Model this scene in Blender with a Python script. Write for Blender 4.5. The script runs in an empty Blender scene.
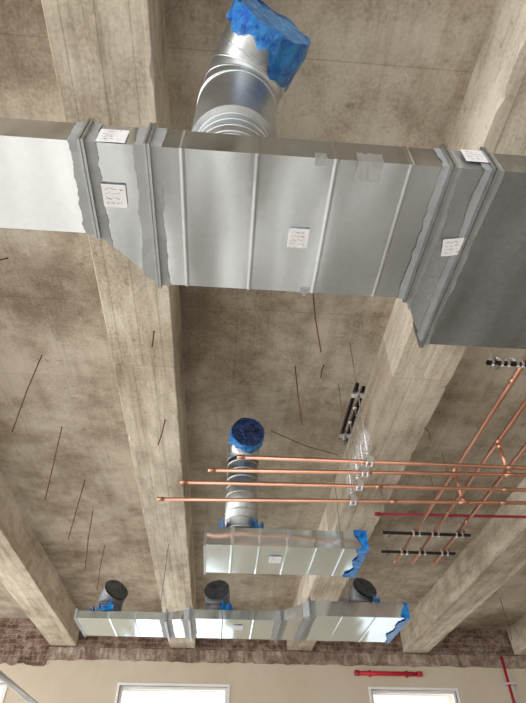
import bpy, bmesh, math, random
from mathutils import Vector, Matrix
random.seed(7)
S = bpy.context.scene
COL = S.collection
S.view_settings.view_transform = 'Standard'
PI = math.pi

# ------------------------------------------------------------------ camera
EYE = Vector((0, 0, 1.6)); FPX = 520.0
TH = math.atan(498 / FPX); YAW = math.atan(53 * math.cos(TH) / FPX)
cy, sy, ct, st = math.cos(YAW), math.sin(YAW), math.cos(TH), math.sin(TH)
FW = Vector((sy*ct, cy*ct, st)); RT = Vector((cy, -sy, 0)); UP = Vector((-sy*st, -cy*st, ct))
cd = bpy.data.cameras.new('camera'); cam = bpy.data.objects.new('camera', cd); COL.objects.link(cam)
cd.sensor_fit = 'VERTICAL'; cd.sensor_height = 36; cd.lens = FPX/703*36; cd.clip_start = .02
M = Matrix((RT, UP, -FW)).transposed().to_4x4(); M.translation = EYE; cam.matrix_world = M
S.camera = cam
def ray(u, v): return FW + RT*((u-263)/FPX) + UP*((351.5-v)/FPX)
def PH(u, v, h): d = ray(u, v); return EYE + d*(h/d.z)          # on the horizontal plane h above the eye
def PY(u, v, y): d = ray(u, v); return EYE + d*(y/d.y)          # on the vertical plane at depth y
E = 1.6
SLAB, BEAM, WALLY = 2.8+E, 2.4+E, 9.7

# ------------------------------------------------------------------ materials
def newmat(name):
    m = bpy.data.materials.new(name); m.use_nodes = True
    nt = m.node_tree; return m, nt, nt.nodes['Principled BSDF']
def nd(nt, t, **k):
    n = nt.nodes.new(t)
    for a, b in k.items():
        if a in n.inputs: n.inputs[a].default_value = b
        else: setattr(n, a, b)
    return n
def ramp(nt, fac, stops):
    r = nt.nodes.new('ShaderNodeValToRGB'); e = r.color_ramp.elements
    while len(e) < len(stops): e.new(.5)
    for i, (p, c) in enumerate(stops):
        e[i].position = p; e[i].color = (c[0], c[1], c[2], 1) if len(c) == 3 else c
    nt.links.new(fac, r.inputs[0]); return r
def mapped(nt, scale):
    g = nt.nodes.new('ShaderNodeNewGeometry'); mp = nt.nodes.new('ShaderNodeMapping')
    mp.inputs['Scale'].default_value = scale; nt.links.new(g.outputs['Position'], mp.inputs[0]); return mp.outputs[0]
def mixc(nt, mode, fac, a, b):
    m = nt.nodes.new('ShaderNodeMix'); m.data_type = 'RGBA'; m.blend_type = mode
    for i, x in ((0, fac), (6, a), (7, b)):
        if hasattr(x, 'links'): nt.links.new(x, m.inputs[i])
        else: m.inputs[i].default_value = x if i == 0 else (*x, 1)
    return m.outputs[2]
def concrete(name, c0, c1, c2, stretch=(1, 1, 1), seams=False, bump=.5, sc=1.0, spread=.11, boards=0, pits=.35, stain=.55, pale=.45, streak=0):
    m, nt, b = newmat(name); L = nt.links
    v = mapped(nt, stretch); v1 = mapped(nt, (1, 1, 1))
    nA = nd(nt, 'ShaderNodeTexNoise', Scale=1.1*sc, Detail=6.0, Roughness=.6); L.new(v, nA.inputs['Vector'])
    nB = nd(nt, 'ShaderNodeTexNoise', Scale=6.0*sc, Detail=10.0, Roughness=.72); L.new(v, nB.inputs['Vector'])
    nC = nd(nt, 'ShaderNodeTexNoise', Scale=55.0, Detail=3.0); L.new(v1, nC.inputs['Vector'])
    a = nd(nt, 'ShaderNodeMath', operation='MULTIPLY_ADD'); a.inputs[1].default_value = .48; a.inputs[2].default_value = 0; L.new(nA.outputs[0], a.inputs[0])
    c = nd(nt, 'ShaderNodeMath', operation='MULTIPLY_ADD'); c.inputs[1].default_value = .34; L.new(nB.outputs[0], c.inputs[0]); L.new(a.outputs[0], c.inputs[2])
    d = nd(nt, 'ShaderNodeMath', operation='MULTIPLY_ADD'); d.inputs[1].default_value = .18; L.new(nC.outputs[0], d.inputs[0]); L.new(c.outputs[0], d.inputs[2])
    r = ramp(nt, d.outputs[0], [(.5-spread, c0), (.5, c1), (.5+spread, c2)])
    col = r.outputs[0]
    # pits, stains, streaks and pale laitance patches
    nP = nd(nt, 'ShaderNodeTexNoise', Scale=16.0, Detail=4.0, Roughness=.6); L.new(v1, nP.inputs['Vector'])
    rp = ramp(nt, nP.outputs[0], [(.28, (.40, .36, .32)), (.38, (1, 1, 1))])
    col = mixc(nt, 'MULTIPLY', pits, col, rp.outputs[0])
    nQ = nd(nt, 'ShaderNodeTexNoise', Scale=.85, Detail=8.0, Roughness=.62, Distortion=.25); L.new(v1, nQ.inputs['Vector'])
    rq = ramp(nt, nQ.outputs[0], [(.34, (.52, .46, .39)), (.48, (1, 1, 1))])
    col = mixc(nt, 'MULTIPLY', stain, col, rq.outputs[0])
    rl = ramp(nt, nQ.outputs[0], [(.52, (0, 0, 0)), (.62, (1, 1, 1))])
    lf = nd(nt, 'ShaderNodeMath', operation='MULTIPLY'); lf.inputs[1].default_value = pale; L.new(rl.outputs[0], lf.inputs[0])
    col = mixc(nt, 'MIX', lf.outputs[0], col, tuple(min(1, x*1.08) for x in c2))
    if streak:
        nS = nd(nt, 'ShaderNodeTexNoise', Scale=1.0, Detail=6.0, Roughness=.65); L.new(mapped(nt, (14, .8, 9)), nS.inputs['Vector'])
        rs_ = ramp(nt, nS.outputs[0], [(.36, (.62, .58, .53)), (.52, (1, 1, 1))])
        col = mixc(nt, 'MULTIPLY', streak, col, rs_.outputs[0])
    if seams or boards:
        br = nd(nt, 'ShaderNodeTexBrick'); L.new(v1, br.inputs['Vector'])
        br.inputs['Color1'].default_value = (1, 1, 1, 1); br.inputs['Color2'].default_value = (.82, .81, .79, 1)
        br.inputs['Mortar'].default_value = (.50, .45, .39, 1)
        for k, x in (('Scale', 1.0), ('Mortar Size', .006), ('Brick Width', 3.88 if seams else .139), ('Row Height', .83 if seams else 2.7), ('Mortar Smooth', 1.0)): br.inputs[k].default_value = x
        col = mixc(nt, 'MULTIPLY', .5 if seams else .65, col, br.outputs[0])
    L.new(col, b.inputs['Base Color']); b.inputs['Roughness'].default_value = .9
    bp = nd(nt, 'ShaderNodeBump', Strength=bump, Distance=.03); L.new(d.outputs[0], bp.inputs['Height']); L.new(bp.outputs[0], b.inputs['Normal'])
    return m
M_slab = concrete('slab_concrete', (.27, .22, .168), (.42, .36, .285), (.565, .51, .43), seams=True, bump=.5, spread=.09, pits=.5, stain=.65, pale=.65, streak=.35)
M_beam = concrete('beam_concrete', (.41, .35, .27), (.62, .55, .45), (.79, .73, .625), stretch=(2.2, .55, 1.2), boards=1, bump=.4, spread=.09, pits=.65, stain=.6, pale=.5, streak=.6)
M_floor = concrete('floor_concrete', (.58, .57, .55), (.66, .65, .63), (.72, .71, .69), pits=.1, stain=.1, pale=.1)
M_plaster = concrete('wall_paint', (.60, .52, .41), (.625, .55, .44), (.65, .58, .475), bump=.05, pits=.0, stain=.08, pale=.1)
M_render = concrete('rough_render', (.17, .11, .085), (.30, .225, .18), (.48, .41, .35), bump=.9, sc=3.2, spread=.08, pits=.7)

def brick_mat():
    m, nt, b = newmat('old_brick'); L = nt.links
    v = mapped(nt, (1, 1, 1))
    nw = nd(nt, 'ShaderNodeTexNoise', Scale=6.0, Detail=4.0); L.new(v, nw.inputs['Vector'])
    wob = nd(nt, 'ShaderNodeVectorMath', operation='MULTIPLY_ADD'); wob.inputs[1].default_value = (.09, .09, .09); L.new(nw.outputs[1], wob.inputs[0]); L.new(v, wob.inputs[2])
    cmb = nd(nt, 'ShaderNodeCombineXYZ'); sp = nd(nt, 'ShaderNodeSeparateXYZ')
    L.new(wob.outputs[0], sp.inputs[0]); L.new(sp.outputs[0], cmb.inputs[0]); L.new(sp.outputs[2], cmb.inputs[1])
    br = nd(nt, 'ShaderNodeTexBrick'); L.new(cmb.outputs[0], br.inputs['Vector'])
    br.inputs['Color1'].default_value = (.16, .09, .068, 1); br.inputs['Color2'].default_value = (.27, .155, .118, 1); br.inputs['Mortar'].default_value = (.29, .23, .19, 1)
    for k, x in (('Scale', 1.0), ('Mortar Size', .010), ('Brick Width', .22), ('Row Height', .075)): br.inputs[k].default_value = x
    n = nd(nt, 'ShaderNodeTexNoise', Scale=7.0, Detail=8.0, Roughness=.75); L.new(v, n.inputs['Vector'])
    r = ramp(nt, n.outputs[0], [(.36, (.5, .45, .42)), (.55, (1, 1, 1))])
    col = mixc(nt, 'MULTIPLY', 1.0, br.outputs[0], r.outputs[0])
    r2 = ramp(nt, n.outputs[0], [(.48, (0, 0, 0)), (.66, (1, 1, 1))])
    col = mixc(nt, 'MIX', r2.outputs[0], col, (.36, .295, .245))
    L.new(col, b.inputs['Base Color']); b.inputs['Roughness'].default_value = .95
    bp = nd(nt, 'ShaderNodeBump', Strength=.8, Distance=.03); L.new(n.outputs[0], bp.inputs['Height']); L.new(bp.outputs[0], b.inputs['Normal'])
    return m
M_brick = brick_mat()

def metal(name, col, rough, metallic=1.0, spangle=.12, sc=45.0, wav=.0):
    m, nt, b = newmat(name); L = nt.links
    v = mapped(nt, (1, 1, 1))
    vo = nd(nt, 'ShaderNodeTexVoronoi', Scale=sc); L.new(v, vo.inputs['Vector'])
    n = nd(nt, 'ShaderNodeTexNoise', Scale=3.5, Detail=3.0); L.new(v, n.inputs['Vector'])
    lo = tuple(c*(1-spangle) for c in col); hi = tuple(min(1, c*(1+spangle)) for c in col)
    sp = nd(nt, 'ShaderNodeSeparateColor'); L.new(vo.outputs['Color'], sp.inputs[0])
    ad = nd(nt, 'ShaderNodeMath', operation='MULTIPLY_ADD'); ad.inputs[1].default_value = .35; L.new(sp.outputs[0], ad.inputs[0])
    L.new(n.outputs[0], ad.inputs[2])
    r = ramp(nt, ad.outputs[0], [(.35, lo), (.95, hi)])
    L.new(r.outputs[0], b.inputs['Base Color']); b.inputs['Metallic'].default_value = metallic
    r2 = ramp(nt, n.outputs[0], [(.3, (rough*.85,)*3), (.7, (rough*1.15,)*3)])
    L.new(r2.outputs[0], b.inputs['Roughness'])
    if wav:
        n2 = nd(nt, 'ShaderNodeTexNoise', Scale=2.0, Detail=0.5); L.new(mapped(nt, (2.4, .8, 1)), n2.inputs['Vector'])
        bp = nd(nt, 'ShaderNodeBump', Strength=wav, Distance=.12); L.new(n2.outputs[0], bp.inputs['Height']); L.new(bp.outputs[0], b.inputs['Normal'])
    return m
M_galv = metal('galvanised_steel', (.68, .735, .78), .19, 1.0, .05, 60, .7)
M_galv_bright_refl = metal('galvanised_steel_bright_reflection', (.84, .90, .95), .18, 1.0, .04, 60, .55)  # same steel, bright floor reflection put into the base colour
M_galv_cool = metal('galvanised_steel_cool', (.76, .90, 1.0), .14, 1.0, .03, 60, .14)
M_galv_dark_refl = metal('galvanised_steel_dark_reflection', (.40, .435, .46), .14, 1.0, .10, 60, .8)  # same steel, reflection of darker surroundings put into the base colour
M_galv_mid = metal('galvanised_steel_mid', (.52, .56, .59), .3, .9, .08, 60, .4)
M_round = metal('round_duct_steel', (.52, .55, .57), .34, .95)
M_round_dark = metal('dark_elbow_steel', (.22, .23, .24), .5, .7)
M_rib = metal('flange_steel', (.46, .49, .51), .35)
M_seal = metal('duct_sealant', (.36, .375, .39), .6, .1, .14, 20)
M_foil = metal('foil_tape', (.60, .63, .65), .42, .85, .12, 30)
M_copper = metal('copper', (.64, .335, .235), .36, 1.0, .15, 8)
M_zinc = metal('zinc_plate', (.84, .85, .86), .28, .9, .08, 60)
def plain(name, col, rough=.5, metallic=0, nscale=8.0, var=.15):
    m, nt, b = newmat(name); L = nt.links
    n = nd(nt, 'ShaderNodeTexNoise', Scale=nscale, Detail=4.0); L.new(mapped(nt, (1, 1, 1)), n.inputs['Vector'])
    r = ramp(nt, n.outputs[0], [(.3, tuple(c*(1-var) for c in col)), (.7, tuple(min(1, c*(1+var)) for c in col))])
    L.new(r.outputs[0], b.inputs['Base Color']); b.inputs['Roughness'].default_value = rough; b.inputs['Metallic'].default_value = metallic
    return m
M_black = plain('black_steel', (.024, .024, .026), .45, .4)
M_rod = plain('rod_steel', (.25, .23, .2), .5, .4)
M_wire = plain('rusty_wire', (.17, .075, .04), .8)
M_red = plain('red_paint', (.52, .012, .03), .4)
M_darkred = plain('crimson_pipe', (.30, .010, .038), .45)
M_white = plain('white_frame', (.88, .87, .85), .5, 0, 4, .04)
M_paper = plain('paper', (.88, .88, .91), .8, 0, 20, .04)
M_ink = plain('ink', (.2, .2, .28), .7)
M_palepipe = plain('pale_steel', (.62, .63, .64), .4, .4, 4, .1)
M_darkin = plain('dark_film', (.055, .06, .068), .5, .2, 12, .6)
def film(name, c0, c1, rough=.22, bump=.8, alpha=1.0):
    m, nt, b = newmat(name); L = nt.links
    n = nd(nt, 'ShaderNodeTexNoise', Scale=14.0, Detail=5.0, Roughness=.65, Distortion=1.0); L.new(mapped(nt, (1, 1, 1)), n.inputs['Vector'])
    r = ramp(nt, n.outputs[0], [(.35, c0), (.65, c1)])
    L.new(r.outputs[0], b.inputs['Base Color']); b.inputs['Roughness'].default_value = rough
    if alpha < 1:
        ra = ramp(nt, n.outputs[0], [(.35, (min(1, alpha*1.35),)*3), (.65, (alpha*.7,)*3)]); L.new(ra.outputs[0], b.inputs['Alpha'])
    bp = nd(nt, 'ShaderNodeBump', Strength=bump, Distance=.04); L.new(n.outputs[0], bp.inputs['Height']); L.new(bp.outputs[0], b.inputs['Normal'])
    return m
M_blue = film('blue_plastic_film', (.0, .10, .50), (.015, .38, .97), .08, 1.0)
M_bluethin = film('thin_blue_film', (.0, .08, .50), (.02, .42, 1.0), .06, 1.0, .90)
M_clear = film('clear_film', (.75, .77, .78), (.9, .91, .92), .1, 1.0, .24)
M_bluegrey = film('stretched_film', (.02, .16, .48), (.14, .40, .76), .08, .6)
M_film_dark_inside = film('blue_film_dark_inside', (.004, .014, .05), (.012, .06, .24), .12, .7)  # blue film, the dark duct interior behind it painted into its colour
def glass_mat():
    m = bpy.data.materials.new('window_glass'); m.use_nodes = True; nt = m.node_tree; nt.nodes.clear()
    o = nt.nodes.new('ShaderNodeOutputMaterial'); t = nt.nodes.new('ShaderNodeBsdfTransparent'); g = nt.nodes.new('ShaderNodeBsdfGlossy')
    mx = nt.nodes.new('ShaderNodeMixShader'); mx.inputs[0].default_value = .06; g.inputs['Roughness'].default_value = .02
    nt.links.new(t.outputs[0], mx.inputs[1]); nt.links.new(g.outputs[0], mx.inputs[2]); nt.links.new(mx.outputs[0], o.inputs[0]); return m
M_glass = glass_mat()

# ------------------------------------------------------------------ mesh helpers
def box(bm, x0, x1, y0, y1, z0, z1):
    v = [bm.verts.new((x, y, z)) for x in (x0, x1) for y in (y0, y1) for z in (z0, z1)]
    for f in ((0, 1, 3, 2), (4, 6, 7, 5), (0, 4, 5, 1), (2, 3, 7, 6), (0, 2, 6, 4), (1, 5, 7, 3)): bm.faces.new([v[i] for i in f])
def tube(bm, pts, r, seg=12, caps=True):
    pts = [Vector(p) for p in pts]; n = len(pts)
    rs = r if isinstance(r, (list, tuple)) else [r]*n
    rings = []; N = None
    for i, p in enumerate(pts):
        a = pts[max(0, i-1)]; b = pts[min(n-1, i+1)]
        t = (b-a)
        if t.length < 1e-6: t = pts[-1]-pts[0]
        t.normalize()
        if N is None:
            N = Vector((1, 0, 0)) if abs(t.x) < .9 else Vector((0, 1, 0))
        N = (N - t*N.dot(t)).normalized(); Bn = t.cross(N)
        rings.append([bm.verts.new(p + (N*math.cos(k*2*PI/seg) + Bn*math.sin(k*2*PI/seg))*rs[i]) for k in range(seg)])
    for A, B2 in zip(rings, rings[1:]):
        for k in range(seg):
            f = bm.faces.new((A[k], A[(k+1) % seg], B2[(k+1) % seg], B2[k])); f.smooth = True
    if caps: bm.faces.new(rings[0][::-1]); bm.faces.new(rings[-1])
    return rings
def loft_rect(bm, rects, caps=True):
    rings = [[bm.verts.new(c) for c in ((x, y0, z0), (x, y1, z0), (x, y1, z1), (x, y0, z1))] for x, y0, y1, z0, z1 in rects]
    for A, Bq in zip(rings, rings[1:]):
        for k in range(4): bm.faces.new((A[k], A[(k+1) % 4], Bq[(k+1) % 4], Bq[k]))
    if caps: bm.faces.new(rings[0][::-1]); bm.faces.new(rings[-1])
def worldloc(o):
    p = Vector((0, 0, 0))
    while o: p += o.location; o = o.parent
    return p
def obj(name, bm, mat, parent=None, loc=None):
    bmesh.ops.recalc_face_normals(bm, faces=bm.faces)
    base = worldloc(parent) if parent else Vector((0, 0, 0))
    l = Vector(loc) if loc is not None else Vector((0, 0, 0))
    if base + l != Vector((0, 0, 0)): bmesh.ops.translate(bm, vec=-(base + l), verts=bm.verts)
    me = bpy.data.meshes.new(name); bm.to_mesh(me); bm.free(); me.materials.append(mat)
    o = bpy.data.objects.new(name, me); COL.objects.link(o); o.location = l
    if parent: o.parent = parent
    return o
def thing(name, label, cat, loc, group=None):
    o = bpy.data.objects.new(name, None); COL.objects.link(o); o.location = Vector(loc); o.empty_display_size = .1
    o['label'] = label; o['category'] = cat
    if group: o['group'] = group
    return o
def tag(o, label, cat, group=None):
    o['label'] = label; o['category'] = cat
    if group: o['group'] = group
    return o
def B(): return bmesh.new()

# ------------------------------------------------------------------ setting
def struct(name, bm, mat, parent=None):
    o = obj(name, bm, mat, parent)
    if not parent: o['kind'] = 'structure'
    return o
bm = B(); box(bm, -8, 9, -6, WALLY+.4, SLAB, SLAB+.25); struct('ceiling', bm, M_slab)
bm = B(); box(bm, -8, 9, -6, WALLY+.4, -.2, 0); struct('floor', bm, M_floor)
bm = B(); box(bm, 8.7, 9, -6, WALLY, 0, SLAB); struct('light_blocker_right', bm, M_plaster)  # unseen wall, added to block daylight from the right
WZ0, WZ1 = .9, 1.6+1.87
win = [(-5.05, -3.30), (-1.55, .15), (2.46, 3.87)]
bm = B()
xs = [-8] + [x for w_ in win for x in w_] + [9]
for a in range(0, len(xs), 2): box(bm, xs[a], xs[a+1], WALLY, WALLY+.4, 0, SLAB)
for a, b in win: box(bm, a, b, WALLY, WALLY+.4, 0, WZ0); box(bm, a, b, WALLY, WALLY+.4, WZ1, SLAB)
struct('wall_far', bm, M_plaster)
# exposed brick and rough band where the plaster has been cut away
def ragged(bm, x0, x1, ztop, zbot, amp, y, th, n, seed=3):
    rnd = random.Random(seed); prev = None; off = 0
    for i in range(n+1):
        x = x0+(x1-x0)*i/n; off = off*.6 + rnd.uniform(-amp, amp)
        q = [bm.verts.new((x, y-th+rnd.uniform(-.010, .010), ztop)), bm.verts.new((x, y-th-rnd.uniform(-.010, .010), zbot+off)), bm.verts.new((x, y, zbot+off)), bm.verts.new((x, y, ztop))]
        if prev:
            for k in range(4): bm.faces.new((prev[k], prev[(k+1) % 4], q[(k+1) % 4], q[k]))
        prev = q
bm = B(); box(bm, -8, 8.7, WALLY-.03, WALLY, BEAM-.02, SLAB); struct('trim_1', bm, M_brick)
bm = B(); ragged(bm, -2.78, 8.7, BEAM-.02, E+2.21, .010, WALLY, .045, 240); struct('trim_2', bm, M_render)
bm = B(); ragged(bm, -8, -2.78, BEAM-.02, E+2.13, .020, WALLY, .035, 120, 8); struct('trim_3', bm, M_brick)
for i, (a, b) in enumerate(win):
    bm = B(); y0, y1 = WALLY+.04, WALLY+.11; w = .04
    box(bm, a, a+w, y0, y1, WZ0, WZ1); box(bm, b-w, b, y0, y1, WZ0, WZ1); box(bm, a+w, b-w, y0, y1, WZ1-w, WZ1); box(bm, a+w, b-w, y0, y1, WZ0, WZ0+w)
    box(bm, a+w, b-w, y0, y1, 2.2, 2.26)
    wo = struct('window_%d' % (i+1), bm, M_white)
    bm = B(); box(bm, a+w, b-w, y0+.035, y0+.04, WZ0+w, WZ1-w); obj('pane', bm, M_glass, wo)
    bm = B(); t = .035
    box(bm, a-t, a, WALLY-.015, WALLY+.04, WZ0, WZ1+t); box(bm, b, b+t, WALLY-.015, WALLY+.04, WZ0, WZ1+t); box(bm, a, b, WALLY-.015, WALLY+.04, WZ1, WZ1+t)
    obj('casing', bm, M_white, wo)

# beams
bl = ['grey concrete ceiling beam at the far left, ending at the wall left of the wide window',
      'long pale concrete ceiling beam passing behind the narrow left part of the big duct',
      'long pale concrete ceiling beam passing behind the wide right part of the big duct',
      'concrete ceiling beam at the lower right above the ends of the slanting copper pipes',
      'concrete ceiling beam at the right edge of the far wall, barely in view']
def beam(xc, label, seed):
    rnd = random.Random(seed); bm = B(); w = .209; n = 240; y0, y1 = -5.5, WALLY-.06; prev = None; c = .004
    jag = [0]*4
    for i in range(n+1):
        y = y0+(y1-y0)*i/n; j = lambda a=.001: rnd.uniform(-a, a)
        jag = [k*.8 + rnd.uniform(-.0008, .0008) for k in jag]
        ch = c*(1 + (rnd.random() > .95)*rnd.uniform(1, 5)); ch2 = c*(1 + (rnd.random() > .95)*rnd.uniform(1, 5))
        q = [bm.verts.new(p) for p in ((xc-w-.003, y, SLAB), (xc-w+jag[0], y, BEAM+ch+j()), (xc-w+ch+jag[0], y, BEAM+j(.001)), (xc+w-ch2+jag[1], y, BEAM+j(.001)), (xc+w+jag[1], y, BEAM+ch2+j()), (xc+w+.003, y, SLAB))]
        if prev:
            for k in range(6): bm.faces.new((prev[k], prev[(k+1) % 6], q[(k+1) % 6], q[k]))
        else: bm.faces.new(q)
        prev = q
    bm.faces.new(prev[::-1])
    tag(obj('concrete_beam', bm, M_beam, loc=(xc, 2, BEAM)), label, 'beam', 'concrete ceiling beams')
for i, xc in enumerate((-2.55, -.62, 1.322, 3.29, 5.22)): beam(xc, bl[i], i)

# ------------------------------------------------------------------ ducts
def rect_at(prof, x):
    for a, b in zip(prof, prof[1:]):
        if a[0] <= x <= b[0]:
            k = (x-a[0])/max(1e-6, b[0]-a[0]); return [a[i]+(b[i]-a[i])*k for i in range(1, 5)]
    return list(prof[0][1:] if x < prof[0][0] else prof[-1][1:])
def seal_band(bm, prof, xa, xb, seed, jag=.0028, off=.0025, outer=0):
    rnd = random.Random(seed)
    def per(r):
        y0, y1, z0, z1 = r[0]-off, r[1]+off, r[2]-off, r[3]+off; out = []
        for (a, b, n) in (((y0, z0), (y1, z0), 60), ((y1, z0), (y1, z1), 12), ((y1, z1), (y0, z1), 60), ((y0, z1), (y0, z0), 12)):
            for k in range(n): out.append(Vector(a).lerp(Vector(b), k/n))
        return out
    A, C2 = per(rect_at(prof, xa)), per(rect_at(prof, xb)); wa = wb = 0; ring = []
    for p, q in zip(A, C2):
        wa = wa*.9 + rnd.uniform(-jag, jag); wb = wb*.9 + rnd.uniform(-jag, jag)
        ring.append((bm.verts.new((xa + (wa if outer < 0 else 0), p.x, p.y)), bm.verts.new((xb + (wb if outer > 0 else 0), q.x, q.y))))
    for k in range(len(ring)):
        a, b = ring[k], ring[(k+1) % len(ring)]; bm.faces.new((a[0], b[0], b[1], a[1]))
def frame(bm, x0, x1, r, t): box(bm, x0, x1, r[0]-t, r[1]+t, r[2]-t, r[3]+t)
def section(name, root, mat, a, b, beads=(), label=None, bh=.0022, bw=.009):
    bm = B(); loft_rect(bm, [a, b])
    for x in beads:
        k = (x-a[0])/(b[0]-a[0]); r = [a[i]+(b[i]-a[i])*k for i in range(1, 5)]
        g = (r[0]-bh, r[1]+bh, r[2]-bh, r[3]+bh)
        loft_rect(bm, [(x-bw, *r), (x-.0015, *g), (x+.0015, *g), (x+bw, *r)])
    o = obj(name, bm, mat, root)
    if label: o['label'] = label
    return o
def joint(root, prof, x, seed, t=.013, band=.03):
    rect = rect_at(prof, x)
    bm = B(); frame(bm, x-.009, x-.0015, rect, t); frame(bm, x+.0015, x+.009, rect, t); frame(bm, x-.0015, x+.0015, rect, t*.6)
    f = obj('joint_flange', bm, M_rib, root)
    bm = B(); seal_band(bm, prof, x-.009-band, x-.009, seed, outer=-1); seal_band(bm, prof, x+.009, x+.009+band, seed+1, outer=1)
    obj('sealant', bm, M_seal, f)
def paper(root, c, ux, uy, w, h, nrm, seed):
    rnd = random.Random(seed); c = Vector(c); ux = Vector(ux); uy = Vector(uy); nrm = Vector(nrm)
    bm = B(); vs = []
    for i in range(5):
        for j in range(5): vs.append(bm.verts.new(c + ux*w*(i/4-.5) + uy*h*(j/4-.5) + nrm*(.006+rnd.uniform(0, .0015))))
    for i in range(4):
        for j in range(4): bm.faces.new((vs[i*5+j], vs[i*5+j+1], vs[i*5+6+j], vs[i*5+5+j]))
    p = obj('paper_label', bm, M_paper, root); p['label'] = 'white paper label with handwriting'
    bm = B()
    for ln in range(4):
        y = h*(.3-.2*ln); x = -w*.36; 
        while x < w*rnd.uniform(.15, .4):
            dx = w*rnd.uniform(.05, .1); y2 = y + h*rnd.uniform(-.05, .07); yy = y + h*rnd.uniform(-.06, .05)
            a = c+ux*x+uy*yy+nrm*.0085; b_ = c+ux*(x+dx)+uy*y2+nrm*.0085; tk = uy*h*.010+ux*w*.008
            bm.faces.new([bm.verts.new(q) for q in (a-tk, b_-tk, b_+tk, a+tk)]); x += dx*rnd.choice((.6, .9, 1.5))
    obj('handwriting', bm, M_ink, p)
def round_elbow(root, base, ztop, R, d_end, bend, film_mat, seed, skirt=(.06, .16), extra=.05, ribs=4, steel=None, flare=1.0, gores=4, wrap=True, rib_r=.005, droop=None, RE=None, neck=0.0, wrap_mat=None):
    """collar from base straight up to ztop, a gored elbow bending towards d_end, its mouth wrapped in blue film"""
    steel = steel or M_round; RC = R
    base = Vector(base); d_end = Vector(d_end).normalized(); up = Vector((0, 0, 1))
    bm = B(); tube(bm, [base, (base.x, base.y, ztop)], R, 40); L = ztop-base.z
    for i in range(ribs):
        z = base.z + L*(i+.55)/ribs
        tube(bm, [(base.x, base.y, z-.006), (base.x, base.y, z-.002), (base.x, base.y, z+.002), (base.x, base.y, z+.006)], [R, R+rib_r, R+rib_r, R], 40)
    tube(bm, [(base.x, base.y, base.z), (base.x, base.y, base.z+.012)], R+.022, 40)
    co = obj('collar', bm, steel, root)
    if RE: R = RE
    ang = up.angle(d_end); ax = up.cross(d_end).normalized(); rad = bend
    side = ax.cross(up).normalized()
    c0 = Vector((base.x, base.y, ztop+neck)); cen = c0 + side*rad
    path = [Vector((base.x, base.y, ztop-.01)), c0] if neck else [c0]
    for k in range(gores+1):
        a = ang*(k+.5)/(gores+1)
        path.append(cen + (-side*math.cos(a) + up*math.sin(a))*rad/math.cos(ang*.5/(gores+1)))
    e = cen + (-side*math.cos(ang) + up*math.sin(ang))*rad
    mouth = e + d_end*extra; path.append(mouth)
    bm = B(); seg = 40; rings = []
    s2 = ax
    for i, p in enumerate(path):
        if i == 0: n = up
        elif i == len(path)-1: n = d_end
        else: n = ((path[i]-path[i-1]).normalized() + (path[i+1]-path[i]).normalized()).normalized()
        f = s2.cross(n).normalized()
        rings.append([p + (s2*math.cos(k*2*PI/seg) + f*math.sin(k*2*PI/seg))*(R+.004) for k in range(seg)])
    if neck:       # swaged mouth down to the collar
        va = [bm.verts.new(q) for q in rings[0]]; vb = [bm.verts.new(path[0] + (q-path[0])*(RC/(R+.004)) - up*.012) for q in rings[0]]
        for k in range(seg): bm.faces.new((va[k], vb[k], vb[(k+1) % seg], va[(k+1) % seg]))
    for A, C2 in zip(rings, rings[1:]):       # own vertices per gore, so every seam is a crisp line
        va = [bm.verts.new(q) for q in A]; vb = [bm.verts.new(q) for q in C2]
        for k in range(seg):
            fc = bm.faces.new((va[k], va[(k+1) % seg], vb[(k+1) % seg], vb[k])); fc.smooth = True
    for i in range(1, len(path)-1):           # raised lock seams
        n = ((path[i]-path[i-1]).normalized() + (path[i+1]-path[i]).normalized()).normalized()
        cc = path[i]
        vs = [[bm.verts.new(cc + (q-cc)*(1+g/R) + n*dz) for q in rings[i]] for g, dz in ((0, -.005), (.0025, -.0025), (.0025, .0025), (0, .005))]
        for A, C2 in zip(vs, vs[1:]):
            for k in range(seg): bm.faces.new((A[k], A[(k+1) % seg], C2[(k+1) % seg], C2[k]))
    el = obj('elbow', bm, steel, root)
    rnd = random.Random(seed); N = 120
    n1 = ax; n2 = d_end.cross(n1)
    ph = [rnd.uniform(0, 6.28) for _ in range(6)]
    def wob(t, k): return math.sin(2*t+ph[0])*.5+math.sin(5*t+ph[1]+k)*.35+math.sin(11*t+ph[2]+2*k)*.3
    bm = B(); rings = []
    for kk, (rr, dd) in enumerate(((.3, .006), (.6, .009), (.85, .012), (1.03, .012))):
        rings.append([bm.verts.new(mouth + (n1*math.cos(t)+n2*math.sin(t))*R*rr + d_end*(dd+.005*wob(t, kk))) for t in [i*2*PI/N for i in range(N)]])
    cv = bm.verts.new(mouth + d_end*.006)
    for i in range(N): bm.faces.new((cv, rings[0][i], rings[0][(i+1) % N]))
    for A, C2 in zip(rings, rings[1:]):
        for i in range(N): bm.faces.new((A[i], A[(i+1) % N], C2[(i+1) % N], C2[i]))
    for f in bm.faces: f.smooth = True
    obj('mouth_film', bm, film_mat, el)
    if not wrap: return
    bm = B(); rings = []
    tl = [ (rnd.uniform(.2, 1)) for _ in range(N) ]
    for _ in range(2): tl = [(tl[i-1]+tl[i]*2+tl[(i+1) % N])/4 for i in range(N)]
    K = 12
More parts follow.
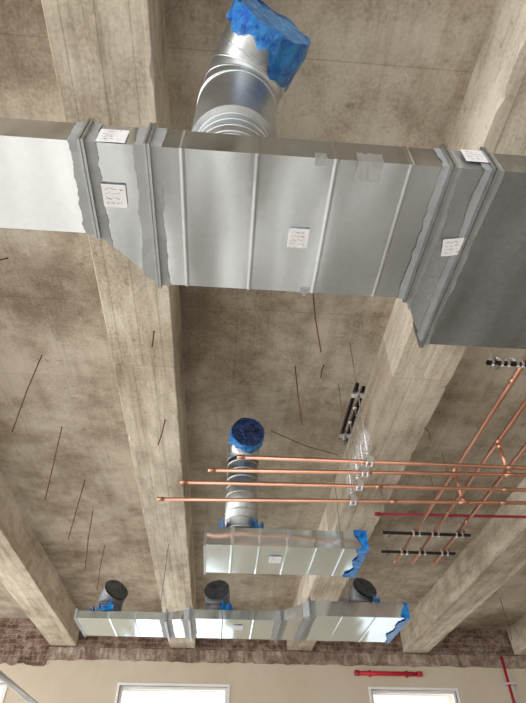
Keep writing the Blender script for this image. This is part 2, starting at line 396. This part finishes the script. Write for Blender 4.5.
    for kk in range(K):
        q = kk/(K-1); ring = []
        for i in range(N):
            t = i*2*PI/N; dirv = n1*math.cos(t)+n2*math.sin(t)
            dr = .5+.5*max(-1, min(1, wob(t, 0)))
            if droop is not None: dr = dr*.4 + .6*max(0, dirv.dot(droop))**1.2
            Ls = skirt[0] + (skirt[1]-skirt[0])*dr + (tl[i]-.6)*.06*flare
            fold = math.sin(9*t+ph[3]+q*2.5)*.55 + math.sin(17*t+ph[4]-q*3)*.4 + math.sin(4*t+ph[5]+q*4)*.6 + math.sin(29*t+q*9)*.2
            bul = math.sin(min(1, q*1.4)*PI)*.7 + q*.7
            r_ = R + .010 + flare*(.010*bul)*(1+.85*fold) * (1.0 if kk else 0)
            ring.append(bm.verts.new(mouth + dirv*r_ + d_end*(.016 - Ls*q + flare*.006*math.sin(7*t+5*q))))
        rings.append(ring)
    for A, C2 in zip(rings, rings[1:]):
        for i in range(N):
            fc = bm.faces.new((A[i], A[(i+1) % N], C2[(i+1) % N], C2[i])); fc.smooth = True
    obj('plastic_wrap', bm, wrap_mat or M_blue, el)
def end_wrap(root, xe, rect, seed, skirt=(.04, .10)):
    rnd = random.Random(seed); y0, y1, z0, z1 = rect; per = []
    def seg(a, b, n):
        for k in range(n): per.append((Vector(a).lerp(Vector(b), k/n)))
    seg((y0, z0), (y1, z0), 30); seg((y1, z0), (y1, z1), 10); seg((y1, z1), (y0, z1), 30); seg((y0, z1), (y0, z0), 10)
    cen = Vector(((y0+y1)/2, (z0+z1)/2)); bm = B(); rings = []
    for kk, q in enumerate((0, .2, .6, 1.0)):
        ring = []
        for i, p in enumerate(per):
            o = Vector((1 if p.x > cen.x else -1, 1 if p.y > cen.y else -1))
            ex, ez = min(p.x-y0, y1-p.x), min(p.y-z0, z1-p.y)
            if ex > ez + 1e-5: o.x *= .0
            elif ez > ex + 1e-5: o.y *= .0
            off = .005 + .002*q + rnd.uniform(0, .003)
            Ls = skirt[0] + (skirt[1]-skirt[0])*(.5+.5*math.sin(i*.31+seed)*math.cos(i*.13)) + rnd.uniform(-.008, .008)
            q2 = Vector((p.x + o.x*off, p.y + o.y*off))
            ring.append(bm.verts.new((xe + .012 - Ls*q, q2.x, q2.y)))
        rings.append(ring)
    n = len(per)
    for A, C2 in zip(rings, rings[1:]):
        for i in range(n): bm.faces.new((A[i], A[(i+1) % n], C2[(i+1) % n], C2[i]))
    cv = bm.verts.new((xe+.006, cen.x, cen.y))
    for i in range(n): bm.faces.new((cv, rings[0][i], rings[0][(i+1) % n]))
    obj('plastic_end_cover', bm, M_blue, root)
def rods(root, spots, z0, r=.003):
    for x, y, z1 in spots:
        bm = B(); tube(bm, [(x, y, z0), (x, y, z1)], r, 8); tube(bm, [(x, y, z0), (x, y, z0+.012)], .014, 6); obj('hanger_rod', bm, M_rod, root)

# ---- big near duct
h0, h1 = 1.5+E, 1.62+E
yn, yl, ym, yr = .712, 1.03, 1.232, 1.468
X = lambda u, v, h=1.5: PH(u, v, h).x
j1, j2, j3, j4 = X(81, 139), X(147, 145), X(452, 168), X(494, 171)
D1 = thing('rectangular_duct', 'large galvanised rectangular duct crossing the whole top of the photo below the beams', 'duct', ((j2+j3)/2, yn, h0), 'galvanised ducts under the ceiling')
rl, rm, rr_ = (yn, yl, h0, h1), (yn, ym, h0, h1), (yn, yr, h0, h1)
P1 = [(-2.3, *rl), (j1, *rl), (j2, *rm), (j3, *rm), (j4, *rr_), (2.5, *rr_)]
section('duct_section', D1, M_galv_bright_refl, P1[0], P1[1], (-1.4,), 'narrow duct section with a bright reflection painted in')
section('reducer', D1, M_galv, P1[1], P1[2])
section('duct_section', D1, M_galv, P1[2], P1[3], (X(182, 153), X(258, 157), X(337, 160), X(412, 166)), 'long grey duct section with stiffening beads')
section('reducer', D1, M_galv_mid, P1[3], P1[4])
section('duct_section', D1, M_galv_dark_refl, P1[4], P1[5], (1.5, 2.0), 'wide duct section with a dark reflection painted in')
for i, x in enumerate((j1, j2, j3, j4)): joint(D1, P1, x, 10+i*3, band=.022 if i > 1 else .032)
def bottom_paper(u, v, h, w, d, seed, root, rot=0):
    c = PH(u, v, h-E); cs, sn = math.cos(rot), math.sin(rot)
    paper(root, (c.x, c.y, h), (cs, sn, 0), (sn, -cs, 0), w, d, (0, 0, -1), seed)
def near_paper(u, v, y, w, d, seed, root):
    c = PY(u, v, y); paper(root, (c.x, y, c.z), (1, 0, 0), (0, 0, 1), w, d, (0, -1, 0), seed)
bottom_paper(115, 195, h0, .075, .08, 1, D1); bottom_paper(298, 237, h0, .07, .075, 2, D1); bottom_paper(452, 246, h0, .07, .07, 3, D1, -.2)
near_paper(113, 138, yn, .085, .085, 4, D1); near_paper(474, 158, yn, .075, .08, 5, D1)
# foil tape patch and drive cleats on the long edges
def patch(root, u, v, w, d, seed):
    """one strip of tape folded round the lower near edge"""
    rnd = random.Random(seed); c = PH(u, v, 1.5); bm = B(); n = 11; prev = None
    for i in range(n):
        x = c.x + w*(i/(n-1)-.5); j = lambda a: rnd.uniform(-a, a)
        row = [bm.verts.new(p) for p in ((x+j(.002), yn-.003, h0+.045+j(.006)), (x, yn-.0035+j(.0005), h0+.02), (x, yn-.003, h0-.003), (x, yn+d*.35, h0-.0035+j(.0006)), (x, yn+d*.7, h0-.0035+j(.0006)), (x+j(.002), yn+d+j(.005), h0-.003))]
        if prev:
            for k in range(5): bm.faces.new((prev[k], row[k], row[k+1], prev[k+1]))
        prev = row
    obj('foil_tape', bm, M_foil, root)
patch(D1, 370, 164, .080, .060, 2)
for (u, v, y, s) in ((321, 160, yn, 1), (304, 293, ym, -1)):
    c = PH(u, v, 1.5); bm = B()
    box(bm, c.x-.018, c.x+.018, y-.003, y+.003, h0-.003, h0+.03); box(bm, c.x-.018, c.x+.018, min(y, y+s*.022), max(y, y+s*.022), h0-.005, h0-.0005)
    box(bm, c.x-.006, c.x+.006, min(y-s*.010, y+s*.014), max(y-s*.010, y+s*.014), h0-.009, h0-.004)
    obj('edge_clip', bm, M_foil, D1)
bx_ = PH(235, 112, 1.9).x
round_elbow(D1, (bx_, yn+.160, h1), 1.86+E, .140, (.42, -.90, .02), .21, M_bluegrey, 4, skirt=(.03, .23), extra=.10, ribs=5, flare=.8, gores=3, rib_r=.003, droop=Vector((.85, .1, -.5)).normalized(), RE=.158, neck=.33, wrap_mat=M_bluethin)
rods(D1, [(-.46, 1.1, BEAM), (1.3, 1.15, BEAM)], h1)

# ---- middle duct
g0, g1 = 1.55+E, 1.68+E
r2 = (3.60, 4.11, g0, g1)
xa, xb = X(204, 545, 1.55), X(368, 548, 1.55)
D2 = thing('rectangular_duct', 'short straight galvanised duct below the blue-capped riser, its right end covered in blue plastic', 'duct', ((xa+xb)/2, 3.6, g0), 'galvanised ducts under the ceiling')
section('duct_section', D2, M_galv_cool, (xa, *r2), (xb, *r2), [xa+(xb-xa)*k for k in (.17, .34, .51, .68, .85)], bh=.003, bw=.012)
end_wrap(D2, xb, r2, 2)
bm = B(); frame(bm, xa-.004, xa+.012, r2, .012); obj('joint_flange', bm, M_rib, D2)
bottom_paper(275, 559, g0, .09, .12, 6, D2)
bx2 = X(243, 510, 1.72)
round_elbow(D2, (bx2, 3.765, g1), 2.31+E, .126, (.12, -.98, -.05), .165, M_film_dark_inside, 9, skirt=(.06, .18), extra=.05, ribs=9, flare=.8, rib_r=.003, wrap_mat=M_bluethin)
rnd = random.Random(5)
for a0, a1 in ((2.7, 3.8), (5.3, 6.4)):
    bm = B(); n = 16; prev = None     # torn film left round the foot of the riser
    for k in range(n+1):
        t = a0+(a1-a0)*k/n
        hgt = rnd.uniform(.04, .13); dr = rnd.uniform(.004, .022)
        q = [bm.verts.new((bx2+math.cos(t)*(.152+d_), 3.765+math.sin(t)*(.152+d_), z)) for d_, z in ((.02, g1+.003), (.004+dr, g1+hgt*.5), (dr, g1+hgt))]
        if prev:
            for i in range(2): bm.faces.new((prev[i], q[i], q[i+1], prev[i+1]))
        prev = q
    obj('torn_film', bm, M_blue, D2)
rods(D2, [(bx2, 3.97, SLAB), (xb-.08, 4.05, BEAM)], g1)

# ---- far duct
gl, gm = 1.615+E, 1.63+E
ra, rb, rc = (5.30, 5.85, g0, gl), (5.24, 5.85, g0, gm), (5.08, 5.86, g0, g1)
xs3 = [-1.36, -.52, -.30, .56, .81, 1.73]
P3 = [(xs3[0], *ra), (xs3[1], *ra), (xs3[2], *rb), (xs3[3], *rb), (xs3[4], *rc), (xs3[5], *rc)]
D3 = thing('rectangular_duct', 'long galvanised duct nearest the window wall with three capped elbows on top', 'duct', (.2, 5.1, g0), 'galvanised ducts under the ceiling')
section('duct_section', D3, M_galv_cool, P3[0], P3[1], (-1.05, -.8), bh=.003, bw=.012)
section('reducer', D3, M_galv, P3[1], P3[2])
section('duct_section', D3, M_galv_cool, P3[2], P3[3], (0, .3), bh=.003, bw=.012)
section('reducer', D3, M_galv, P3[3], P3[4])
section('duct_section', D3, M_galv_cool, P3[4], P3[5], (1.1, 1.42), bh=.003, bw=.012)
for i in range(1, 5): joint(D3, P3, xs3[i], 40+i*3, t=.025, band=.05)
end_wrap(D3, xs3[5], rc, 5, (.03, .10)); bm = B(); frame(bm, xs3[0]-.004, xs3[0]+.012, ra, .012); obj('joint_flange', bm, M_rib, D3)
for i, (u, v) in enumerate(((113, 597), (218, 596), (361, 592))):
    x = PH(u, v, 1.82).x; yb = (5.46, 5.41, 5.26)[i]; gb = (gl, gm, g1)[i]
    round_elbow(D3, (x, yb, gb), g1+.04, .118, ((.5, -.7, .55), (-.15, -.9, .50), (.3, -.9, .50))[i], .12, M_darkin, 20+i, extra=.03, ribs=4, steel=M_round_dark, gores=2, rib_r=.006, wrap=False)
    rnd = random.Random(60+i)
    for a0 in ((2.6, 4.3), (4.9,), (2.6, 5.2))[i]:
        bm = B(); prev = None
        for k in range(11):
            t = a0+.8*k/10; hg = rnd.uniform(.03, .12); dr = rnd.uniform(.0, .03)
            q = [bm.verts.new((x+math.cos(t)*(.146+d_), yb+math.sin(t)*(.146+d_), z)) for d_, z in ((.035, gb+.003), (.008+dr, gb+hg*.5), (dr, gb+hg))]
            if prev:
                for j in range(2): bm.faces.new((prev[j], q[j], q[j+1], prev[j+1]))
            prev = q
        obj('torn_film', bm, M_blue, D3)
bottom_paper(238, 627, g0, .09, .14, 8, D3)
rods(D3, [(-.62, 5.6, BEAM)], gl); rods(D3, [(1.3, 5.6, BEAM)], g1)

# ------------------------------------------------------------------ copper pipes
hp = 1.75; RP = .0125; RY = .0150; hy = 2.0
xp = [((237, 457), (526, 468), 'shortest of the four crossing copper pipes, uppermost in the photo'),
      ((208, 470), (526, 475), 'second from the top of the four crossing copper pipes'),
      ((180, 482), (526, 490), 'third from the top of the four crossing copper pipes'),
      ((157, 499), (526, 503), 'longest and lowest of the four crossing copper pipes')]
lines = []
yx = [PH(u, v, hy).x for u, v in ((526, 360), (526, 402), (526, 446))]
tees = {3: 0, 1: 1, 0: 2}
for i, (a, b, lab) in enumerate(xp):
    p = PH(*a, hp); q = PH(*b, hp); d = q-p; q2 = p+d*1.5; lines.append((p, d))
    T = thing('copper_pipe', lab, 'pipe', p, 'copper pipes running across the beams')
    bm = B(); tube(bm, [p, q2], RP, 14); obj('tube', bm, M_copper, T)
    dn = d.normalized()
    for s in (.0, .42+.07*i, .93):
        c = p+d*s; bm = B(); tube(bm, [c, c+dn*.045], RP+.0015, 14); obj('coupling', bm, M_copper, T)
    if i in tees:
        x = yx[tees[i]]; c = p + d*((x-p.x)/d.x)
        bm = B(); tube(bm, [c-dn*.035, c+dn*.035], RP+.0025, 14); tube(bm, [c, c+Vector((0, 0, .04))], RP+.0025, 14); obj('tee_fitting', bm, M_copper, T)
def at_x(i, x): p, d = lines[i]; return p + d*((x-p.x)/d.x)
ylab = ['leftmost of the three slanting copper pipes at the right', 'middle one of the three slanting copper pipes at the right', 'rightmost of the three slanting copper pipes at the right']
for i in range(3):
    x = yx[i]; ye = PH(*((396, 563), (413, 563), (441, 565))[i], hy).y
    T = thing('copper_pipe', ylab[i], 'pipe', (x, ye, E+hy), 'copper pipes running along the beams')
    bm = B(); tube(bm, [(x, -.6, E+hy), (x, ye, E+hy)], RY, 14); obj('tube', bm, M_copper, T)
    for y in (ye-.05, 3.7+.15*i, 2.2): bm = B(); tube(bm, [(x, y, E+hy), (x, y+.045, E+hy)], RY+.002, 14); obj('coupling', bm, M_copper, T)
    k = (3, 1, 0)[i]; c = at_x(k, x)
    bm = B(); tube(bm, [(x, c.y, E+hp+.041), (x, c.y, E+hy)], RP, 14); tube(bm, [(x, c.y, E+hy-.05), (x, c.y, E+hy-.012)], RP+.0025, 14)
    tube(bm, [(x, c.y-.035, E+hy), (x, c.y+.035, E+hy)], RY+.0025, 14)
    obj('tee_branch', bm, M_copper, T)
# crimson pipe behind
p = PH(375, 514, hy+.028); q = PH(526, 517, hy+.028); d = q-p
bm = B(); tube(bm, [p, p+d*1.8], .0115, 12); tube(bm, [p, p+d.normalized()*.04], .017, 12)
tag(obj('red_pipe', bm, M_darkred, loc=p), 'thin dark red pipe running below the copper pipes at the right', 'pipe')

# ------------------------------------------------------------------ hangers
def strut(bm, a, b, s=.036):
    """C channel from a to b, open side down, with cross lips between its slots"""
    a = Vector(a); b = Vector(b); t = (b-a).normalized(); n = Vector((0, 0, 1)); w = t.cross(n)
    prof = [(-.5, 0), (-.5, 1), (.5, 1), (.5, 0), (.28, 0), (.28, .1), (.4, .1), (.4, .9), (-.4, .9), (-.4, .1), (-.28, .1), (-.28, 0)]
    A = [bm.verts.new(a + w*s*x + n*s*(y-.5)) for x, y in prof]; C2 = [bm.verts.new(b + w*s*x + n*s*(y-.5)) for x, y in prof]
    for k in range(12): bm.faces.new((A[k], A[(k+1) % 12], C2[(k+1) % 12], C2[k]))
    L = (b-a).length; k = .06
    while k < L-.03:
        c = a+t*k; r = .009
        tube(bm, [c - w*s*.3 - n*s*.45, c + w*s*.3 - n*s*.45], r*.6, 6); k += .1
def nut(bm, x, y, z, r=.013): tube(bm, [(x, y, z-.007), (x, y, z+.007)], r, 6)
hs = 2.3; xs1 = PH(352, 412, hs).x
ya, yb = PH(359, 386, hs).y, PH(345, 440, hs).y
R1 = thing('pipe_hanger', 'black strut channel with rods and shiny clamps carrying the four crossing copper pipes', 'pipe hanger', (xs1, (ya+yb)/2, E+hp), 'pipe hangers')
for k, dx in ((0, -.025), (1, .025)):
    bm = B(); strut(bm, (xs1+dx, ya-.02+.03*k, E+hs), (xs1+dx, yb-.02+.06*k, E+hs), .022); obj('strut_channel', bm, M_black, R1)
for y in (ya+.08, yb-.08):
    bm = B(); tube(bm, [(xs1, y, E+hs-.03), (xs1, y, SLAB)], .003, 8); nut(bm, xs1, y, E+hs-.03); nut(bm, xs1, y, E+hs+.03); obj('threaded_rod', bm, M_rod, R1)
    bm = B(); box(bm, xs1-.05, xs1+.05, y-.025, y+.025, E+hs-.022, E+hs-.0125); obj('washer_plate', bm, M_zinc, R1)
for i in range(4):
    c = at_x(i, xs1); rnd = random.Random(90+i)
    bm = B(); tube(bm, [(c.x, c.y, c.z+RP+.024), (c.x, c.y, E+hs)], .005, 8); nut(bm, c.x, c.y, E+hs-.028); nut(bm, c.x, c.y, c.z+.06, .016); obj('threaded_rod', bm, M_zinc, R1)
    bm = B()
    for q in (-.016, .016):
        n = 16; ring = [(c.x+q, c.y+math.cos(t)*(RP+.009), c.z+math.sin(t)*(RP+.009)) for t in [k*2*PI/n for k in range(n+1)]]; tube(bm, ring, .007, 6)
    box(bm, c.x-.022, c.x+.022, c.y-.040, c.y-.017, c.z-.014, c.z+.014); box(bm, c.x-.022, c.x+.022, c.y+.017, c.y+.040, c.z-.014, c.z+.014); box(bm, c.x-.020, c.x+.020, c.y-.020, c.y+.020, c.z+RP+.006, c.z+RP+.024)
    obj('pipe_clamp', bm, M_zinc, R1)
    # a little loose clear film left on the rod above the clamp
    bm = B(); rings = []; N = 24; ph = rnd.uniform(0, 6)
    for kk in range(8):
        q = kk/7; z = c.z+.055+.20*q; rad = .012+.018*math.sin(min(1, q*1.1)*PI)**.7
        rings.append([bm.verts.new((c.x+math.cos(t)*rad*(1+.25*math.sin(5*t+ph+q*5)+rnd.uniform(-.06, .06)), c.y+math.sin(t)*rad*(1+.25*math.sin(4*t+ph-q*4)+rnd.uniform(-.06, .06)), z+rnd.uniform(-.006, .006))) for t in [k*2*PI/N for k in range(N)]])
    for A, C2 in zip(rings, rings[1:]):
        for k in range(N): bm.faces.new((A[k], A[(k+1) % N], C2[(k+1) % N], C2[k]))
    o = obj('clear_film', bm, M_clear, R1); o['label'] = 'crinkled clear plastic film on a hanger rod'
def trapeze(y, x0, x1, label, spare=()):
    s = .020; zt = E+hy-RY-s/2
    T = thing('pipe_hanger', label, 'pipe hanger', ((x0+x1)/2, y, zt), 'pipe hangers')
    bm = B(); strut(bm, (x0, y, zt), (x1, y, zt), s); obj('strut_channel', bm, M_black, T)
    for x, zc in ((x0+.05, BEAM if x0+.05 < 1.53 else SLAB), (x1-.05, SLAB)):
        bm = B(); tube(bm, [(x, y, zt-.05), (x, y, zc)], .003, 8); nut(bm, x, y, zt-.03); nut(bm, x, y, zt+.03); obj('threaded_rod', bm, M_rod, T)
    for x in list(yx) + list(spare):
        bm = B(); n = 12
        tube(bm, [(x+math.cos(t)*(RY+.006), y, E+hy+math.sin(t)*(RY+.006)) for t in [(-.1+1.2*k/n)*PI for k in range(n+1)]], .005, 6)
        box(bm, x-.034, x-.019, y-.014, y+.014, E+hy-RY-.02, E+hy+.006); box(bm, x+.019, x+.034, y-.014, y+.014, E+hy-RY-.02, E+hy+.006)
        nut(bm, x-.026, y, E+hy-RY-.026, .009); nut(bm, x+.026, y, E+hy-RY-.026, .009)
        obj('pipe_clamp', bm, M_zinc, T)
y = PH(420, 531, hy).y; trapeze(y, PH(383, 529, hy).x, yx[2]+.1, 'black strut trapeze under the slanting copper pipes, second from their far ends')
y = PH(420, 550, hy).y; trapeze(y, PH(381, 549, hy).x, yx[2]+.1, 'black strut trapeze at the far ends of the slanting copper pipes')
y = PH(500, 360, hy).y; x0 = PH(485, 360, hy).x; trapeze(y, x0, yx[2]+.1, 'black strut trapeze beside the big duct at the right edge of the photo', (x0+.06, x0+.15))

# ------------------------------------------------------------------ wires hanging from the slab
wl = [(42, 355, 12, 432, SLAB, 'thin rusty wire hanging at the left edge, nearest the big duct'),
      (62, 427, 45, 500, SLAB, 'second rusty wire from the big duct in the left bay'),
      (85, 480, 68, 540, SLAB, 'third rusty wire from the big duct in the left bay'),
      (93, 510, 85, 570, SLAB, 'rusty wire in the left bay right beside the long left beam'),
      (105, 545, 97, 590, SLAB, 'rusty wire hanging just above the left elbow of the far duct'),
      (313, 292, 321, 352, SLAB, 'rusty wire hanging just below the middle of the big duct'),
      (295, 366, 302, 425, SLAB, 'rusty wire hanging in the middle bay right of the blue-capped riser'),
      (324, 365, 321, 378, SLAB, 'short bent wire end in the middle bay beside the hanging wire'),
      (165, 420, 158, 445, BEAM, 'short wire sticking down from the long left beam'),
      (154, 331, 152, 347, BEAM, 'short wire stub under the long left beam close to the big duct'),
      (425, 428, 430, 440, BEAM, 'short wire stub under the long right beam'),
      (500, 598, 512, 640, SLAB, 'rusty wire hanging at the lower right corner of the ceiling'),
      (8, 258, -4, 264, SLAB, 'wire stub at the left edge just below the big duct')]
for u0, v0, u1, v1, zt, lab in wl:
    a = PH(u0, v0, zt-E); b_ = PY(u1, v1, a.y); m = a.lerp(b_, .5)+Vector((random.uniform(-.012, .012), random.uniform(-.012, .012), 0))
    bm = B(); tube(bm, [a, a.lerp(m, .6), m, m.lerp(b_, .5), b_], .0048, 6); tag(obj('hanging_wire', bm, M_wire, loc=a), lab, 'wire', 'wires hanging from the ceiling')
a = PH(271, 431, 2.79); b_ = PH(338, 455, 2.76); m = a.lerp(b_, .5)+Vector((0, 0, -.03))
bm = B(); tube(bm, [a, m, b_], .0035, 6); tag(obj('hanging_wire', bm, M_wire, loc=a), 'slack wire along the slab between the blue-capped riser and the black strut', 'wire', 'wires hanging from the ceiling')

# ------------------------------------------------------------------ far wall things
a = PY(355, 673, WALLY-.04); b_ = PY(422, 676, WALLY-.04)
bm = B(); tube(bm, [a, Vector((b_.x, a.y, a.z))], .032, 12); tube(bm, [a, a+Vector((.07, 0, 0))], .0405, 12); tube(bm, [Vector((b_.x-.07, a.y, a.z)), Vector((b_.x, a.y, a.z))], .0405, 12)
for xx in (a.x+.25, b_.x-.25): box(bm, xx-.02, xx+.02, a.y-.01, WALLY+.001, a.z-.045, a.z+.045)
tag(obj('red_pipe', bm, M_red, loc=a), 'short bright red pipe fixed on the wall above the right window', 'pipe')
x = PY(508, 680, WALLY-.1).x
T = thing('standpipe', 'upright red and white pipe on the far wall at the right edge', 'pipe', (x, WALLY-.09, 0))
bm = B(); tube(bm, [(x, WALLY-.09, 0), (x, WALLY-.09, E+2.36)], .022, 14); obj('tube', bm, M_red, T)
bm = B(); tube(bm, [(x+.08, WALLY-.035, 0), (x+.08, WALLY-.035, E+2.14)], .028, 14); obj('tube', bm, M_white, T)
bm = B(); box(bm, x-.06, x+.14, WALLY-.125, WALLY-.002, E+1.95, E+1.98); obj('bracket', bm, M_palepipe, T)
# guard rail at the left
hr = 1.0; p = PH(0, 675, hr); xr = p.x
T = thing('guard_rail', 'pale steel guard rail at the lower left corner in front of the far wall', 'rail', (xr, 5.2, 0))
bm = B(); tube(bm, [(xr, 3.9, E+hr), (xr, 6.6, E+hr)], .024, 14); obj('top_rail', bm, M_palepipe, T)
for yy in (3.95, 6.55):
    bm = B(); tube(bm, [(xr, yy, 0), (xr, yy, E+hr)], .024, 14); box(bm, xr-.08, xr+.08, yy-.08, yy+.08, 0, .01); obj('post', bm, M_palepipe, T)
bm = B(); tube(bm, [(xr, 3.95, E+hr-.55), (xr, 6.55, E+hr-.55)], .02, 12); obj('middle_rail', bm, M_palepipe, T)

# ------------------------------------------------------------------ daylight
w = bpy.data.worlds.new('world'); S.world = w; w.use_nodes = True; nt = w.node_tree; bg = nt.nodes['Background']
tc = nt.nodes.new('ShaderNodeTexCoord'); sp = nt.nodes.new('ShaderNodeSeparateXYZ'); nt.links.new(tc.outputs['Generated'], sp.inputs[0])
mr = nt.nodes.new('ShaderNodeMapRange'); nt.links.new(sp.outputs[0], mr.inputs[0])
for i, v in ((1, -1), (2, .75), (3, 4.2), (4, .2)): mr.inputs[i].default_value = v
nt.links.new(mr.outputs[0], bg.inputs['Strength']); bg.inputs['Color'].default_value = (1, .99, .97, 1)
sl = bpy.data.lights.new('sun', 'SUN'); sl.energy = 4.2; sl.angle = .16; sl.color = (1, .97, .92)
so = bpy.data.objects.new('sun', sl); COL.objects.link(so)
el_ = math.radians(29); az = Vector((1, .12, 0)).normalized()
so.rotation_euler = Vector((az.x*math.cos(el_), az.y*math.cos(el_), -math.sin(el_))).to_track_quat('-Z', 'Y').to_euler()
so.location = (-12, 0, 8)
